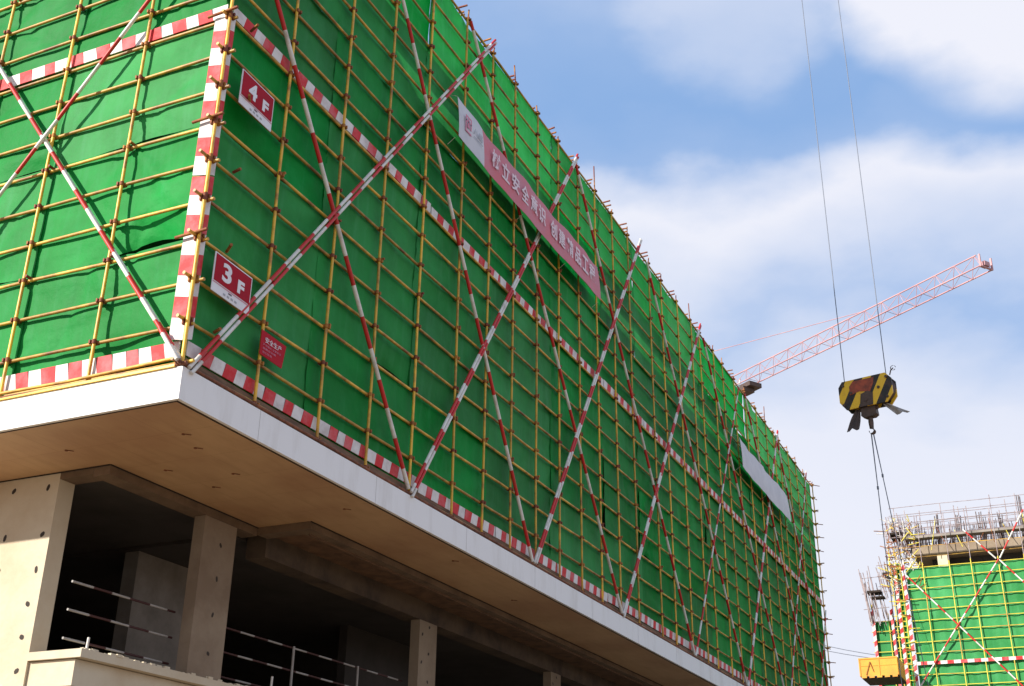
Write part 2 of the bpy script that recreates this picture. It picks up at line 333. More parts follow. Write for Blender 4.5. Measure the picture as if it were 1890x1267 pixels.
mb = MB(); mb.box(-5.2, -5.0, 12.0, 15.2, -3.04, -.474); mb.build('partition', 'inner', Bd)
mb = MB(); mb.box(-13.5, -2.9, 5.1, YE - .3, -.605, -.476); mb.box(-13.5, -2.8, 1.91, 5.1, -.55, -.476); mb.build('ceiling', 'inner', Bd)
# upper storeys behind the netting
for z in (2.35, 5.35, 8.35):
    mb = MB(); mb.box(-14, -1.05, 1.05, YE - .4, z, z + .16); mb.build('floor_slab', 'concrete_d', Bd)
mb = MB(); mb.box(-13.9, -1.35, 1.35, 1.5, -.08, 8.35); mb.box(-1.5, -1.35, 1.5, YE - .6, -.08, 8.35); mb.box(-13.9, -13.7, 1.5, YE - .6, -.08, 8.35); mb.box(-13.7, -1.5, YE - .75, YE - .6, -.08, 8.35)
mb.build('infill_wall', 'inner', Bd)

# ================================================================ scaffold on the main building
Sc = thing('scaffold', (0, 0, -.03), 'long yellow pipe scaffold hung with green safety netting and red and white cross braces', 'scaffold')
H = 10.78; HR = .60
PY = [0, 1.5, 3.0, 4.35, 5.72, 7.2, 8.42, 9.62, 10.85, 12.1, 13.36, 14.6, 15.82, 17.12, 18.92, 20.1, 21.6, 23.05, 24.1, 25.62, 26.85, 28.35, 29.95, 31.4, 32.95, 34.3, 35.3, 36.8, 38.3, 39.9, 41.7]
PX = [-1.505 * k for k in range(1, 9)]
YN = 41.75

def wpipe(mb, a, b, r, n, seg, amp):
    a, b = Vector(a), Vector(b); L = (b - a).length; k = max(2, int(L / seg))
    ps = [a + (b - a) * i / k + Vector((wob(0, amp), wob(0, amp), wob(0, amp * 1.6))) for i in range(k + 1)]; mb.tube(ps, r, n)
for i, y in enumerate(PY):
    mb = MB(); top = H + rnd.uniform(.12, .3)
    if i in (7, 11, 17, 24): top = H + rnd.uniform(.5, .9)
    if i == 0:   # corner pole: two lengths, the lower one set slightly off plumb
        mb.tube([(.02, -.02, -.04), (.005, -.01, 1.6), (.0, .0, 2.9)], .026, 10); mb.tube([(.0, -.0, 2.9), (0, 0, 7), (0.01, 0, H + .4)], .024, 10)
    else: wpipe(mb, (0, y, -.04), (wob(0, .02), y + wob(0, .03), H - .02), .024, 8 if i < 14 else 6, 1.8, .006)
    mb.build('pole', 'pole', Sc)
    if i: mb = MB(); mb.tube([(-.01, y, H - .02), (-.01 + wob(0, .03), y + .01 + wob(0, .04), top)], .016, 6); mb.build('pole_tip', 'coupler', Sc)
for x in PX:
    mb = MB(); wpipe(mb, (x, 0, -.04), (x + wob(0, .02), wob(0, .02), H + .25), .024, 10, 1.8, .006); mb.build('pole', 'pole', Sc)
# inner row of poles, seen at the base and above the roof edge
for j in range(19):
    z = HR * j + (0 if j else .02)
    mb = MB(); wpipe(mb, (-.05, -.13 + wob(0, .04), z), (-.05, YN + .15 + wob(0, .12), z), .024, 8, 1.5, .007); mb.build('rail', 'rail', Sc)
    mb = MB(); wpipe(mb, (-12.2, .05, z - .055 if j else z), (.10 + wob(0, .04), .05, z - .055 if j else z), .024, 8, 1.5, .007); mb.build('rail', 'rail', Sc)
mb = MB(); wpipe(mb, (.035, -.1, -.035), (.035, YN, -.035), .026, 8, 1.5, .006); mb.build('base_pipe', 'rust', Sc)
mb = MB(); wpipe(mb, (-12, -.035, -.035), (.1, -.035, -.035), .026, 8, 1.5, .006); mb.build('base_pipe', 'rust', Sc)
mb = MB(); wpipe(mb, (-12, -.02, .035), (-.1, -.05, .035), .022, 8, 1.5, .01); mb.build('base_pipe', 'rail', Sc)
mb = MB(); wpipe(mb, (-.13, -.0, .07), (-.13, YN, .07), .024, 8, 1.5, .006); mb.build('base_pipe', 'rail', Sc)
mb = MB(); mb.box(-12, -.06, -.06, -.03, -.068, -.064 + .03); mb.build('base_channel', 'yellowp', Sc)
# rails of the far end face
for j in range(19):
    mb = MB(); wpipe(mb, (-9, YN, HR * j + .05), (.12 + wob(0, .08), YN, HR * j + .05), .024, 6, 2, .005); mb.build('end_rail', 'rail', Sc)
for x in (-1.4, -2.9, -4.4, -6):
    mb = MB(); mb.tube([(x, YN, 0), (x, YN, H + .2)], .024, 6); mb.build('pole', 'pole', Sc)

# couplers
def coupler(mb, it):
    (x, y, z), ax = it
    mb.tube([(x, y, z - .03), (x, y, z + .03)], .033, 8)
    if ax == 'y':
        mb.tube([(x - .05, y - .035, z), (x - .05, y + .03, z)], .033, 8); mb.tube([(x + .005, y + .045, z - .012), (x + .005, y + .075, z - .02)], .009, 5); mb.box(x - .06, x + .045, y + .03, y + .055, z - .03, z + .02)
    else:
        mb.tube([(x - .035, y + .05, z), (x + .03, y + .05, z)], .033, 8); mb.tube([(x - .045, y - .005, z - .012), (x - .075, y - .005, z - .02)], .009, 5); mb.box(x - .055, x - .03, y - .045, y + .06, z - .03, z + .02)
its = [((0, y, HR * j), 'y') for y in PY for j in range(19)] + [((x, 0, HR * j - .055), 'x') for x in PX[:4] + [0] for j in range(1, 19)]
cap100(Sc, 'coupler', its, 'coupler', coupler, lambda it: near(it[0]))
# transverse pipes: ends poke out of the face, and out over the roof edge
tr = []
for y in PY[1:]:
    for j in (3, 6, 12, 15): tr.append(((-1.0, y + .07, HR * j + .05), (.02 + rnd.uniform(0, .04), y + .07, HR * j + .05)))
    for z in (H + .08, H + .19, H + .32)[:rnd.choice((1, 2, 3, 3))]: tr.append(((-.42 + wob(0, .12), y - .08, z), (-.02 + wob(0, .06), y - .08 + wob(0, .04), z + wob(0, .02))))
for x in PX[:5]:
    for j in (3, 6, 12, 15): tr.append(((x + .07, 1.0, HR * j - .01), (x + .07, -.03 - rnd.uniform(0, .03), HR * j - .01)))
for j in range(1, 18):   # splice stubs at the corner
    tr.append(((.02, .35 + rnd.uniform(0, .3), HR * j + .01), (.13 + rnd.uniform(0, .08), .33 + rnd.uniform(0, .3), HR * j + .02))) if j % 2 else None
    tr.append(((-.35, -.055, HR * j + .0), (.16, -.055, HR * j + .02))) if j in (9, 3, 6) else None
cap100(Sc, 'transverse_pipe', tr, 'coupler', lambda mb, it: mb.tube(it, .022, 7), lambda it: near(it[1]))
# end-face stubs that stand proud of the far corner
for j in range(1, 19):
    mb = MB(); mb.tube([(.0, YN - .05, HR * j + .02), (.15 + wob(0, .12), YN + .2 + wob(0, .12), HR * j + .02)], .018, 5); mb.build('corner_stub', 'coupler', Sc)

# netting: panels 6 m x 1.8 m, billowed and creased
def net_panel(side, s0, s1, z0, z1, ragged=True):
    step = .085 if s0 < 18 else .16
    ns = max(6, int((s1 - s0) / step)); nz_ = max(8, int((z1 - z0) / .085))
    rg = np.random.RandomState(int(s0 * 13 + z0 * 101 + (500 if side == 'x' else 0)))
    s = np.linspace(s0, s1, ns + 1); v = np.linspace(0, 1, nz_ + 1); Sg, Vg = np.meshgrid(s, v)
    Z = z0 + Vg * (z1 - z0)
    hs = np.abs(np.sin(math.pi * (Z / HR)))            # slack between rails
    kk = .55 if side == 'x' else 1.0; d = kk * (-.012 - .014 * hs - .016 * (np.sin(math.pi * Vg)))
    for k in range(3):
        fr = rg.uniform(.5, 2.2); ph = rg.uniform(0, 6); d += .010 * np.sin(fr * Sg + ph + 1.2 * Vg)
    for k in range(rg.randint(5, 10)):                 # pulled creases from tie points
        cs = rg.uniform(s0, s1); cz = rg.choice([z0, z1, z0 + .6, z0 + 1.2]); an = rg.uniform(-1.3, 1.3); w = rg.uniform(.035, .10); L = rg.uniform(.6, 2.2)
        ds = Sg - cs; dz = Z - cz; al = ds * math.cos(an) + dz * math.sin(an); pe = -ds * math.sin(an) + dz * math.cos(an)
        d += rg.uniform(-.035, .03) * np.exp(-(pe / w) ** 2) * np.exp(-(al / L) ** 2)
    for k in range(rg.randint(1, 4)):                  # long diagonal drags
        cs = rg.uniform(s0, s1); an = rg.uniform(-.25, .25); pe = (Z - rg.uniform(z0, z1)) * math.cos(an) - (Sg - cs) * math.sin(an)
        d += rg.uniform(-.025, .022) * np.exp(-(pe / rg.uniform(.04, .09)) ** 2)
    d -= .004 * rg.rand(*d.shape)
    if z0 > 7 or (side == 'y' and z0 < .1): ragged = False
    if ragged:
        e = np.zeros(ns + 1)
        for k in range(rg.randint(2, 5)):
            c = rg.uniform(s0, s1); e += rg.uniform(.04, .12) * np.exp(-((s - c) / rg.uniform(.3, .9)) ** 2)
        Z = Z + (1 - Vg) ** 3 * e[None, :]; d -= (1 - Vg) ** 4 * e[None, :] * .7
        
    d = np.minimum(d, -.004); Z = Z + Vg ** 4 * .05; d = d - Vg ** 4 * .012
    off = -.072 - rg.uniform(0, .012)
    mb = MB()
    if side == 'y': vs = np.stack([off + d, Sg, Z], -1)
    else: vs = np.stack([-Sg, -off - d, Z], -1)
    vs = vs.reshape(-1, 3).tolist(); w = ns + 1
    fs = [(r * w + c, r * w + c + 1, (r + 1) * w + c + 1, (r + 1) * w + c) if side == 'y' else (r * w + c, (r + 1) * w + c, (r + 1) * w + c + 1, r * w + c + 1) for r in range(nz_) for c in range(ns)]
    mb.add(vs, fs, 0, True); mb.build('safety_net', 'net', Sc)
zs = [.02, 1.8, 3.6, 5.4, 7.2, 9.0, H]
edges = [.06] + [3 * a + wob(0, .3) for a in range(1, 8)] + [24, 30, 36, YN - .05]
for a in range(len(edges) - 1):
    for k in range(6): net_panel('y', edges[a] - (.05 if a else 0), edges[a + 1], zs[k], zs[k + 1])
for a in range(4):
    for k in range(6): net_panel('x', .06 if a == 0 else 3 * a - .05, 3 * a + 3, zs[k], zs[k + 1])
mb = MB()
mb.add([(-.1, YN - .1, .02), (-9, YN - .1, .02), (-9, YN - .1, H), (-.1, YN - .1, H)], [(0, 1, 2, 3)]); mb.build('safety_net', 'net', Sc)
mb = MB(); wpipe(mb, (-.07, 0, H + .02), (-.07, YN, H + .02), .016, 6, 1.5, .008); mb.build('edge_rope', 'gap', Sc)

# striped toe boards
def board(axis, s0, s1, z0, z1, off, seg=.23, slant=.05, th=.018):
    mb = MB(); s = s0; i = 0; jz = 0
    while s < s1 - 1e-4:
        e = min(s1, s + seg * rnd.uniform(.86, 1.14)); sl = slant + wob(0, .015)
        j0, j1 = rnd.uniform(-.006, .006), rnd.uniform(-.006, .006)
        pts = [(s, z0), (e, z0), (e + (sl if e < s1 else 0), z1), (s + (sl if s > s0 else 0), z1)]
        if axis == 'y': mb.prism(pts, (off, 0, 0), (0, 1, 0), (0, 0, 1), (1, 0, 0), th, i % 2)
        elif axis == 'x': mb.prism([(-p, q) for p, q in reversed(pts)], (0, off, 0), (1, 0, 0), (0, 0, 1), (0, -1, 0), th, i % 2)
        s = e; i += 1
    return mb.build('toe_board', ['bwhite', 'bred'], Sc)
for k in range(14):
    a, b = .12 + 3 * k, min(.12 + 3 * k + 2.96, YN - .05); z = wob(0, .02)
    board('y', a, b, 5.44 + z, 5.64 + z, -.072); board('y', a, b, .14 + z, .34 + z, -.072)
for k in range(4):
    a, b = .12 + 3 * k, .12 + 3 * k + 2.96; z = wob(0, .015)
    board('x', a, b, 5.42 + z, 5.64 + z, .072); board('x', a, b, .09 + z, .33 + z, .072)
def vboard(axis, s0, s1, z0, z1, off, seg=.30):
    mb = MB(); z = z0; i = 0
    while z < z1 - 1e-4:
        e = min(z1, z + seg); pts = [(s0, z), (s1, z + .05), (s1, min(e + .05, z1 + .05)), (s0, e)]
        if axis == 'y': mb.prism(pts, (off, 0, 0), (0, 1, 0), (0, 0, 1), (1, 0, 0), .018, i % 2)
        else: mb.prism([(-p, q) for p, q in reversed(pts)], (0, off, 0), (1, 0, 0), (0, 0, 1), (0, -1, 0), .018, i % 2)
        z = e; i += 1
    mb.build('corner_board', ['bwhite', 'bred'], Sc)
for a, b in ((.31, 2.7), (2.72, 5.36), (5.72, 8.2), (8.22, 10.6)):
    vboard('y', .0, .13, a, b, -.022); vboard('x', .045, .27, a, b, .022)

# cross braces
def brace(a, b, dbl=False, seg=.5, r=.028, off=0.0):
    mb = MB(); stripes_tube(mb, a, b, r, seg, 8, off, bow=rnd.uniform(-.01, .015))
    if dbl:
        a2, b2 = Vector(a), Vector(b); d = (b2 - a2).normalized(); sd_ = Vector((0, -d.z, d.y)) if abs(d.y) > 1e-3 else Vector((-d.z, 0, d.x))
        sh = sd_ * -.074 - Vector((0, 0, 0)) + d * rnd.uniform(-.06, .06); stripes_tube(mb, a2 + sh, b2 + sh * .9, r, seg, 8, off)
    mb.build('brace', ['white', 'red'], Sc)
Bt = [.06, 5.66, 10.62, 15.75, 21.55, 27.12, 32.9, 38.0]
Tp = [8.35, 13.2, 18.05, 24.0, 29.0, 34.8, 40.2, None]
for k, (b, t) in enumerate(zip(Bt, Tp)):
    if t: brace((.075, b, -.06 if k < 1 else -.02), (.075, t, 10.98 + rnd.uniform(0, .15)), k in (0, 1, 2, 3, 5), off=rnd.random() * .6)
    else: brace((.075, b, -.02), (.075, 41.7, 5.2))
brace((.055, 5.6, .02), (.055, .05, 7.46), off=.3, r=.036)
for b, t in ((10.56, 3.42), (15.7, 7.2), (21.5, 13.1), (27.05, 18.6), (32.8, 24.3), (37.9, 29.6), (41.7, 34.5)): brace((.06, b, .0), (.055, t, H - rnd.uniform(.0, .2)), off=rnd.random() * .7, r=.036)
# left face
brace((.02, -.075, .0), (-8.7, -.10, 11.3), True, off=.45); brace((.35 - .1 * 3, -.13, 7.95), (-6.3, -.13, .0), False, off=.5)
brace((-7.0, -.075, .0), (-12, -.075, 6.2)); brace((.03, -.125, -.02), (-.32, -.12, .46))
mb = MB(); mb.box(-.10, -.062, .12, YN - .1, -.03, .125); mb.build('dark_gap_strip', 'timber', Sc)  # dark strip added to stand for the shaded gap above the fascia
# planks of the working platforms, seen through the gap above the fascia
for j in (0,):
    mb = MB(); mb.box(-.95, -.16, .3, YN - .2, .02, .06); mb.build('deck_plank', 'timber', Sc)

for j in (3, 6, 9, 12, 15):  # unseen platforms added behind the netting to block sun streaks through its slits
    mb = MB(); mb.box(-12, -.2, .15, 1.0, HR * j - .06, HR * j - .02); mb.build('deck_plank', 'timber', Sc)
    mb = MB(); mb.box(-1.0, -.16, .2, YN - .2, HR * j - .06, HR * j - .02); mb.build('deck_plank', 'timber', Sc)
# ================================================================ signs and banners
def text_into(name, body, x, y0, z0, size, mk, parent, ext=.004, bold=0.0, fitw=None, fith=None, center=False):
    cu_ = bpy.data.curves.new(name, 'FONT'); cu_.body = body; cu_.size = size; cu_.extrude = ext; cu_.offset = bold; cu_.resolution_u = 4
    to = bpy.data.objects.new(name, cu_); COL.objects.link(to)
    dg = bpy.context.evaluated_depsgraph_get(); me = bpy.data.meshes.new_from_object(to.evaluated_get(dg))
    bpy.data.objects.remove(to, do_unlink=True)
    co = np.array([v.co[:] for v in me.vertices]); mn = co.min(0); mxx = co.max(0)
    sx = fitw / (mxx[0] - mn[0]) if fitw else 1; sy = fith / (mxx[1] - mn[1]) if fith else 1
    if fith and not fitw: sx = sy
    for v in me.vertices:
        a, b, c = v.co; v.co = (x + c, y0 + (a - mn[0]) * sx, z0 + (b - mn[1]) * sy)
    me.materials.clear(); me.materials.append(M[mk]); me.name = name
    o = bpy.data.objects.new(name, me); COL.objects.link(o); o.parent = parent; o.matrix_parent_inverse = parent.matrix_basis.inverted(); return o
def plate(name, quad, x, th, mk, parent):
    mb = MB(); mb.prism(quad, (x, 0, 0), (0, 1, 0), (0, 0, 1), (1, 0, 0), th); return mb.build(name, mk, parent)
def floor_sign(y0, z0, w, h, num, label, dy=0):
    s = thing('floor_sign', (.1, y0, z0), label, 'sign', None)
    x = .085
    plate('sign_board', [(y0, z0), (y0 + w, z0 - .02), (y0 + w, z0 + h - .02), (y0, z0 + h)], x, .012, 'signwhite', s)
    plate('red_panel', [(y0 + .02, z0 + .155), (y0 + w - .02, z0 + .135), (y0 + w - .02, z0 + h - .04), (y0 + .02, z0 + h - .02)], x + .0145, .003, 'signred', s)
    plate('panel_rule', [(y0 + .005, z0 + .128), (y0 + w - .005, z0 + .108), (y0 + w - .005, z0 + .118), (y0 + .005, z0 + .138)], x + .0145, .002, 'banpink', s)
    text_into('numeral', num, x + .021, y0 + .17, z0 + .21, .35, 'signwhite', s, .002, .012, .19, .27)
    text_into('letter', 'F', x + .021, y0 + .50, z0 + .19, .2, 'signwhite', s, .002, .010, .14, .19)
    plate('small_mark', [(y0 + .34, z0 + .085), (y0 + .41, z0 + .083), (y0 + .41, z0 + .103), (y0 + .34, z0 + .105)], x + .0145, .002, 'signink', s)
    for k, dx in enumerate((.24, .32, .40, .48)):
        plate('small_mark', [(y0 + dx, z0 + .03), (y0 + dx + .045, z0 + .028), (y0 + dx + .045, z0 + .055), (y0 + dx, z0 + .057)], x + .0145, .002, 'bangrey', s)
    return s
floor_sign(.24, 1.10, .80, .56, '3', 'red and white storey sign reading 3F beside the striped corner')
floor_sign(.30, 4.05, .76, .57, '4', 'red and white storey sign reading 4F near the top of the corner')
s = thing('safety_plaque', (.08, 1.43, .7), 'small red plaque with rows of white lettering below the 3F sign', 'sign')
plate('plaque_board', [(1.43, .70), (1.95, .68), (2.01, 1.04), (1.43, 1.06)], .035, .01, 'signred2', s)
text_into('heading', '安全生产', .05, 1.52, .90, .1, 'signwhite', s, .001, 0, .38, .085)
for k, (l, w) in enumerate((('严禁烟火 注意安全', .42), ('佩戴安全帽', .30), ('当心坠落', .22))): text_into('text_line', l, .05, 1.48, .845 - .055 * k, .04, 'banpink', s, .001, 0, w, .032)
# banner 1
b1 = thing('banner', (.17, 6.5, 7.35), 'long faded pink banner with a white logo end and pale Chinese lettering', 'banner')
def sag(y, y0, y1, a): t = (y - y0) / (y1 - y0); return -a * 4 * t * (1 - t)
def banner_strip(name, y0, y1, Y0, Y1, zb, zt, mk, parent, x=.16):
    mb = MB(); n = max(3, int((y1 - y0) / .25)); vs = []; 
    for i in range(n + 1):
        y = y0 + (y1 - y0) * i / n; t = (y - Y0) / (Y1 - Y0); sgb = sag(y, Y0, Y1, .05); bx = .012 * math.sin(y * 2.1) + .008 * math.sin(y * 5.3)
        for k in range(5):
            q = k / 4; z = zb + (zt - zb) * q + sgb + .04 * t; vs.append((x + bx * (1 + q) + .02 * math.sin(math.pi * q) + .07 * (1 - q), y, z))
    nv = len(vs); vs += [(a - .004, b, c) for a, b, c in vs]
    fs = [(i * 5 + k, (i + 1) * 5 + k, (i + 1) * 5 + k + 1, i * 5 + k + 1) for i in range(n) for k in range(4)]; fs += [tuple(nv + q for q in reversed(f)) for f in fs]
    mb.add(vs, fs, 0, True); return mb.build(name, mk, parent)
banner_strip('white_panel', 6.52, 7.68, 6.52, 14.28, 7.36, 8.30, 'banwhite', b1)
banner_strip('red_panel', 7.68, 14.28, 6.52, 14.28, 7.36, 8.30, 'banred', b1)
txt = '树立安全意识创建精品工程'; yy = 8.02
for k, ch in enumerate(txt):
    if k == 6: yy += .22
    sgm = sag(yy, 6.52, 14.28, .05) + .04 * (yy - 6.52) / 7.76
    text_into('character', ch, .245 + .012 * math.sin(yy * 2.1), yy, 7.62 + sgm, .4, 'banink', b1, .002, .008, .37, .42); yy += .475
for (y0, y1, z0, z1) in ((6.78, 7.04, 8.00, 8.04), (6.78, 7.04, 7.90, 7.93), (6.78, 6.82, 7.70, 8.0), (7.0, 7.04, 7.78, 8.0), (6.86, 6.96, 7.78, 7.86), (6.78, 7.04, 7.66, 7.70), (6.88, 6.92, 7.86, 8.0)):
    plate('logo', [(y0, z0), (y1, z0), (y1, z1), (y0, z1)], .243, .003, 'banpink', b1)
text_into('logo_lettering', '八局', .245, 7.14, 7.80, .2, 'bangrey', b1, .001, .002, .40, .16)
plate('logo', [(7.14, 7.73), (7.54, 7.73), (7.54, 7.745), (7.14, 7.745)], .25, .003, 'bangrey', b1)
b2 = thing('banner', (.17, 27.8, 7.3), 'shorter blank greyish white banner near the far end of the scaffold', 'banner')
banner_strip('cloth_panel', 27.8, 35.3, 27.8, 35.3, 7.32, 8.40, 'banwhite', b2)
for bn, ys, z0, z1 in ((b1, (6.53, 9.7, 12.1, 14.27), 7.36, 8.32), (b2, (27.82, 31.4, 35.28), 7.34, 8.42)):
    for y in ys:
        mb = MB(); mb.tube([(.16, y, z1), (-.02, y + .05, z1 + .12)], .006, 5); mb.tube([(.16, y, z0), (-.02, y + .03, z0 - .1)], .006, 5); mb.build('tie_cord', 'white', bn)

# ================================================================ guard rails on the terrace
def guard(y0, y1, label, posts):
    s = thing('guard_rail', (-2.8, y0, -3.04), label, 'railing', 'red and white guard rails between the terrace columns')
    for z in (-2.12, -2.50, -2.88):
        mb = MB(); stripes_tube(mb, (-2.8, y0, z), (-2.8, y1, z), .017, .40, 8); mb.build('rail', ['rail_white', 'rail_red'], s)
    for y in posts:
        mb = MB(); mb.tube([(-2.77, y, -3.04), (-2.77, y, -2.1)], .022, 8); mb.box(-2.83, -2.72, y - .05, y + .05, -3.04, -3.03); mb.build('post', 'rail_white', s)
guard(1.60, 3.74, 'guard rail between the sunlit wall and the first concrete column', ())
guard(4.56, 10.66, 'guard rail with upright posts between the first and second column', (6.85, 8.95))
guard(11.42, 17.4, 'guard rail in the dark opening beyond the second concrete column', (13.5, 15.5))
p = MB(); p.tube([(-2.53, 1.78, -3.04), (-2.53, 1.79, -2.86)], .018, 8); p.tube([(-2.53, 1.78, -3.04), (-2.53, 1.78, -3.025)], .05, 8)
tag(p.build('pipe_stub', 'white'), 'short white pipe stub standing on the corner of the terrace ledge', 'pipe')
p = MB(); p.tube([(-2.56, 6.0, -3.04), (-2.55, 6.0, -2.74)], .02, 8); p.tube([(-2.56, 6.0, -3.04), (-2.56, 6.0, -3.02)], .05, 8)
tag(p.build('pipe_stub', 'white'), 'short pipe stub on the terrace ledge below the upright posts', 'pipe')

# ================================================================ crane hook block
HB = Vector((6.60, 11.70, 2.94)); a = R(12)
ex = Vector((math.cos(a), -math.sin(a), 0)); en = Vector((-math.sin(a), -math.cos(a), 0)); ez = Vector((0, 0, 1))
hb = thing('hook_block', HB - ez * .7, 'black and yellow striped crane hook block hanging on two ropes', 'hook block')
def clip(poly, a_, b_, c_):
    o = []
    for i in range(len(poly)):
        p, q = poly[i], poly[(i + 1) % len(poly)]; fp = a_ * p[0] + b_ * p[1] - c_; fq = a_ * q[0] + b_ * q[1] - c_
        if fp >= 0: o.append(p)
        if (fp >= 0) != (fq >= 0): t = fp / (fp - fq); o.append((p[0] + (q[0] - p[0]) * t, p[1] + (q[1] - p[1]) * t))
    return o
oct_ = [(-.52, -.13), (-.40, -.30), (.40, -.30), (.53, -.14), (.53, .16), (.42, .29), (-.44, .29), (-.52, .18)]
for sgn in (1, -1):
    mb = MB(); org = HB + en * (.10 * sgn); nn = en * sgn
    pol = oct_ if sgn > 0 else oct_[::-1]
    w = .175; k = -6; 
    for k in range(-6, 7):      # slanted painted stripes: x - 0.55 z between k*w and (k+1)*w
        q = clip(clip(pol, 1, -.55, k * w), -1, .55, -(k + 1) * w)
        if len(q) > 2: mb.prism(q, org, ex, ez, nn, .03, (k + 6) % 2)
    mb.build('cheek_plate', ['blackp', 'yellowp'], hb)
mb = MB(); mb.prism([(-.30, -.02), (-.12, .02), (.10, -.02), (.17, .12), (.20, .25), (-.22, .25), (-.30, .16)], HB + en * .1305, ex, ez, en, .006); mb.build('oxide_patch', 'redrust', hb)
mb = MB(); mb.prism([(-.13, -.30), (.13, -.30), (.15, -.06), (.05, .0), (-.09, -.04)], HB + en * .1305, ex, ez, en, .008); mb.build('pivot_plate', 'steel', hb)
for sx in (-.27, .27):
    mb = MB(); c = HB + ex * sx + ez * .02; mb.tube([c - en * .09, c - en * .03, c + en * .03, c + en * .09], [.26, .22, .22, .26], 20); mb.build('sheave', 'steel', hb)
mb = MB()
for (u, v) in ((-.27, .02), (.27, .02), (0, -.18), (-.44, -.2), (.44, .2), (-.42, .2), (.42, -.2)):
    c = HB + ex * u + ez * v; mb.tube([c + en * .13, c + en * .155], .028, 8)
mb.build('bolt', 'steel', hb)
mb = MB(); c = HB - ez * .30
mb.prism([(-.15, -.16), (-.09, -.20), (.09, -.20), (.15, -.16), (.13, .06), (-.13, .06)], c + en * .08, ex, ez, -en, .16); mb.tube([c - ez * .02 + ex * .17, c - ez * .02 - ex * .17], .04, 10)
mb.build('crosshead', 'steel', hb)
mb = MB(); hk = [c - ez * .18, c - ez * .30, c - ez * .42]
mb.tube(hk, [.045, .05, .04], 10)
pts = [c - ez * .42 + (ex * math.cos(t) + ez * math.sin(t)) * .055 - ez * .055 for t in [R(x) for x in range(90, -200, -24)]]
mb.tube(pts, [.035, .035, .034, .034, .033, .032, .03, .028, .026, .02, .016, .012, .01][:len(pts)], 8); mb.build('hook', 'steel', hb)
mb = MB(); mb.tube([HB + ex * .47 + ez * (.27 + .0), HB + ex * .50 + ez * .36, HB + ex * .55 + ez * .40], .012, 6); mb.tube([HB + ex * .55 + ez * .40 + (ex * math.cos(t) + ez * math.sin(t)) * .05 for t in [R(x) for x in range(0, 330, 40)]], .008, 5); mb.build('rope_guide', 'steel', hb)
for sx in (-.43, .40):
    mb = MB(); c0 = HB + ex * sx + ez * .22; mb.tube([c0, c0 + ez * 60], .009, 6); mb.build('hoist_rope', 'cable', hb)
def flag(u0, mk, lean, L=.38):
    mb = MB(); vs = []; base = HB + ex * u0 - ez * .29
    for i in range(6):
        t = i / 5
        for k in range(5):
            q = k / 4 - .5; p = base + ex * (lean * t * .30 + q * (.10 + .16 * t)) - ez * (t * L * (1 - .10 * (abs(q) < .2 and i == 5))) + en * (.03 * math.sin(k * 2.2 + i * .8)); vs.append(p)
    nv = len(vs); vs += [v + en * .006 for v in vs]
    fs = [(i * 5 + k, i * 5 + k + 1, (i + 1) * 5 + k + 1, (i + 1) * 5 + k) for i in range(5) for k in range(4)]; fs += [tuple(nv + x for x in reversed(f)) for f in fs]
    mb.add(vs, fs, 0, True); mb.build('cloth_flag', mk, hb)
flag(-.22, 'cloth', -.5, .40); flag(.32, 'cloth2', 1.05, .26)
sl = thing('lifting_sling', HB - ez * 6.2, 'pair of thin lifting slings hanging from the crane hook', 'sling')
top = c - ez * .52
for dx, kn in ((-.06, 3.2), (.46, 2.9)):
    mb = MB(); end = HB + ex * (.05 + dx) - ez * 6.2; s0 = top + ex * (.02 if dx > 0 else -.02)
    mid = s0.lerp(end, .20 if dx < 0 else .16); mb.tube([s0, mid, end], [.013, .009, .007], 6); mb.tube([mid - ez * .03, mid + ez * .03], .019, 7)
    mb.tube([end, end - ez * .1, end - ez * .18 + ex * .05, end - ez * .12 + ex * .1], .014, 6); mb.build('sling_rope', 'cable', sl)

# ================================================================ tower crane far behind
tcx = Vector((-19.6, 80.8, -7.44)); tcr = thing('tower_crane', tcx, 'pale red tower crane whose lattice jib rises behind the scaffold roofline', 'tower crane')
jt = Vector((8.45, 61.6, 29.9)); jr = Vector((-19.6, 80.8, 29.9)); jd = (jt - jr).normalized(); js = jd.cross(ez).normalized(); JL = (jt - jr).length
def lat(mb, a_, b_, w_, h_, step, r=.019, rc=.06):
    n = int((b_ - a_).length / step)
    for i in range(n):
        p0 = a_.lerp(b_, i / n); p1 = a_.lerp(b_, (i + 1) / n); m_ = p0.lerp(p1, .5)
        for q in (-1, 1): mb.tube([p0 + js * w_ * q, m_ + ez * h_], r, 4, cap=False); mb.tube([m_ + ez * h_, p1 + js * w_ * q], r, 4, cap=False)
        mb.tube([p0 - js * w_, p0 + js * w_], r, 4, cap=False); mb.tube([p0 - js * w_, p1 + js * w_], r * .8, 4, cap=False)
mb = MB(); mb.tube([jr + ez * 1.15, jt + ez * 1.15 - jd * .6], .045, 6)
for q in (-1, 1): mb.tube([jr + js * .55 * q, jt + js * .55 * q], .048, 6)
jib = mb.build('jib', 'cranered', tcr)
mb = MB(); lat(mb, jr, jt, .55, 1.15, 1.5); sub(mb.build('lacing', 'cranered'), jib)
mb = MB(); mb.box(-.48, .48, -.06, .06, -.06, .0); mb.box(-.48, -.42, -.06, .06, .0, .8); mb.box(.42, .48, -.06, .06, .0, .8); mb.box(-.2, .2, -.3, .1, .1, .4); mbv = [jt + jd * v[1] + js * v[0] * 1.2 + ez * v[2] for v in mb.v]; mb.v = [tuple(v) for v in mbv]; sub(mb.build('end_frame', 'cranered'), jib)
mb = MB(); tq = jr.lerp(jt, .345) - ez * .35
